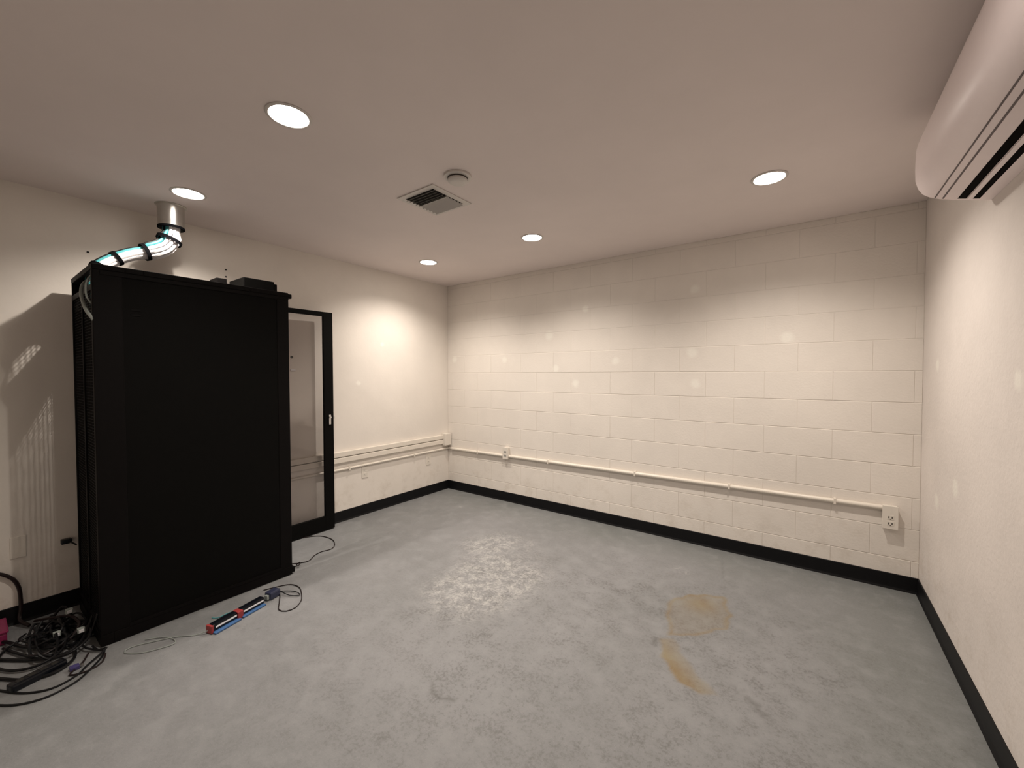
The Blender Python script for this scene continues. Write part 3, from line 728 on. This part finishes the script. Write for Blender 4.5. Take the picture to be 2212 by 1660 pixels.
for i, (pts, r, mt, lab) in enumerate(big): cable('power_cable', pts, r, mt, lab)
rng2 = random.Random(3)
extra_lab = ['looping low by the baseboard', 'crossing the heavy coil', 'crossing under the round coil', 'ending beside the lowest pale plug', 'behind the magenta box', 'bent at the foot of the rack',
             'filler coiled tight under the topmost pale plug', 'filler lying flat along the rack rear', 'filler curled between magenta box and round coil', 'filler heaped on the baseboard side of the tangle', 'filler snaking over the heavy coil', 'filler knotted at the middle of the tangle', 'filler drooping over the dark brown cable', 'filler tucked below the rack rear door']
for i in range(14):  # the later loops are extra, added to blacken the shaded floor
    cx0, cy0 = (rng2.uniform(.2, .62), rng2.uniform(-3.46, -3.26)) if i < 6 else (rng2.uniform(.16, .50), rng2.uniform(-3.36, -3.24))
    ra, rb_ = rng2.uniform(.07, .15), rng2.uniform(.03, .07 if i >= 6 else .09); ph = rng2.uniform(0, 6)
    pts = [(cx0 + ra * math.cos(ph + k * .8), cy0 + rb_ * math.sin(ph + k * .8), .014 + (.022 if i < 6 else .05) * ((k * 7 + i * 3) % 5) / 4) for k in range(7 if i < 6 else 10)]
    cable('loose_cable', pts, rng2.choice((.0045, .006, .007)), M_blackc, 'black cable ' + extra_lab[i])
ps = thing('power_strip', 'flat glossy black power strip lying among the cables left of rack', 'power strip', (.76, -3.39, 0))
A3 = Vector((.765, -3.475, 0)); B3 = Vector((.705, -3.30, 0)); d3 = (B3 - A3).normalized(); n3 = Vector((-d3.y, d3.x, 0)); L3 = (B3 - A3).length
def ps_box(s0, s1, n0, n1, z0, z1, bev):
    bm = bmesh.new(); add_box(bm, (s0, n0, z0), (s1, n1, z1), bev)
    for v in bm.verts: v.co = A3 + d3 * v.co.x + n3 * v.co.y + Vector((0, 0, v.co.z))
    return bm
psb = obj('housing', ps_box(0, L3, -.024, .024, .001, .034, .008), M_glossblack, ps)
for k in range(4): obj('socket', ps_box(.022 + k * .038, .046 + k * .038, -.013, .013, .0335, .0352, .001), M_duct, ps)
pk = thing('magenta_box', 'magenta plastic box at the left edge of the cable tangle', 'box', (.15, -3.46, 0))
obj('shell', box((.06, -3.58, .001), (.24, -3.452, .062), .012), M_pink, pk)
obj('lid', box((.055, -3.585, .0615), (.245, -3.447, .076), .006), M_pink, pk)
# thick cable arc against the wall
cable('hanging_cable', [(.02, -3.56, .345), (.02, -3.50, .330), (.02, -3.455, .305), (.02, -3.418, .265), (.02, -3.398, .21), (.022, -3.393, .15), (.03, -3.393, .09), (.055, -3.40, .035), (.12, -3.37, .014)], .009, M_brownc, 'thick dark cord arching down the left wall at the picture edge')
for i, (x, y, z, lab) in enumerate([(.36, -3.245, .12, 'pale square plug uppermost in the cable tangle'), (.55, -3.225, .075, 'pale square plug right of the topmost one in the tangle'), (.45, -3.30, .055, 'pale square plug lowest in the cable tangle')]):
    pg = thing('pale_plug', lab, 'plug', (x, y, z - .012))
    obj('body', box((x - .012, y - .014, z - .012), (x + .012, y + .014, z + .012), .003), M_greyc, pg)
    obj('cap', box((x + .0115, y - .009, z - .008), (x + .0155, y + .009, z + .008), .001), M_label, pg)
    cable('lead', [(x - .01, y, z - .004), (x - .03, y + .01, z - .03), (x - .035, y + .02, max(.01, z - .07)), (x - .02, y + .05, .012)], .005, M_blackc, None, parent=pg)
vp = thing('violet_plug', 'small violet plug on the floor at the front of the cable tangle', 'plug', (.79, -3.275, 0))
obj('body', box((.775, -3.295, .001), (.805, -3.262, .020), .004), M_violet, vp)
obj('prong', box((.781, -3.262, .008), (.799, -3.248, .013), .001), M_alu, vp)
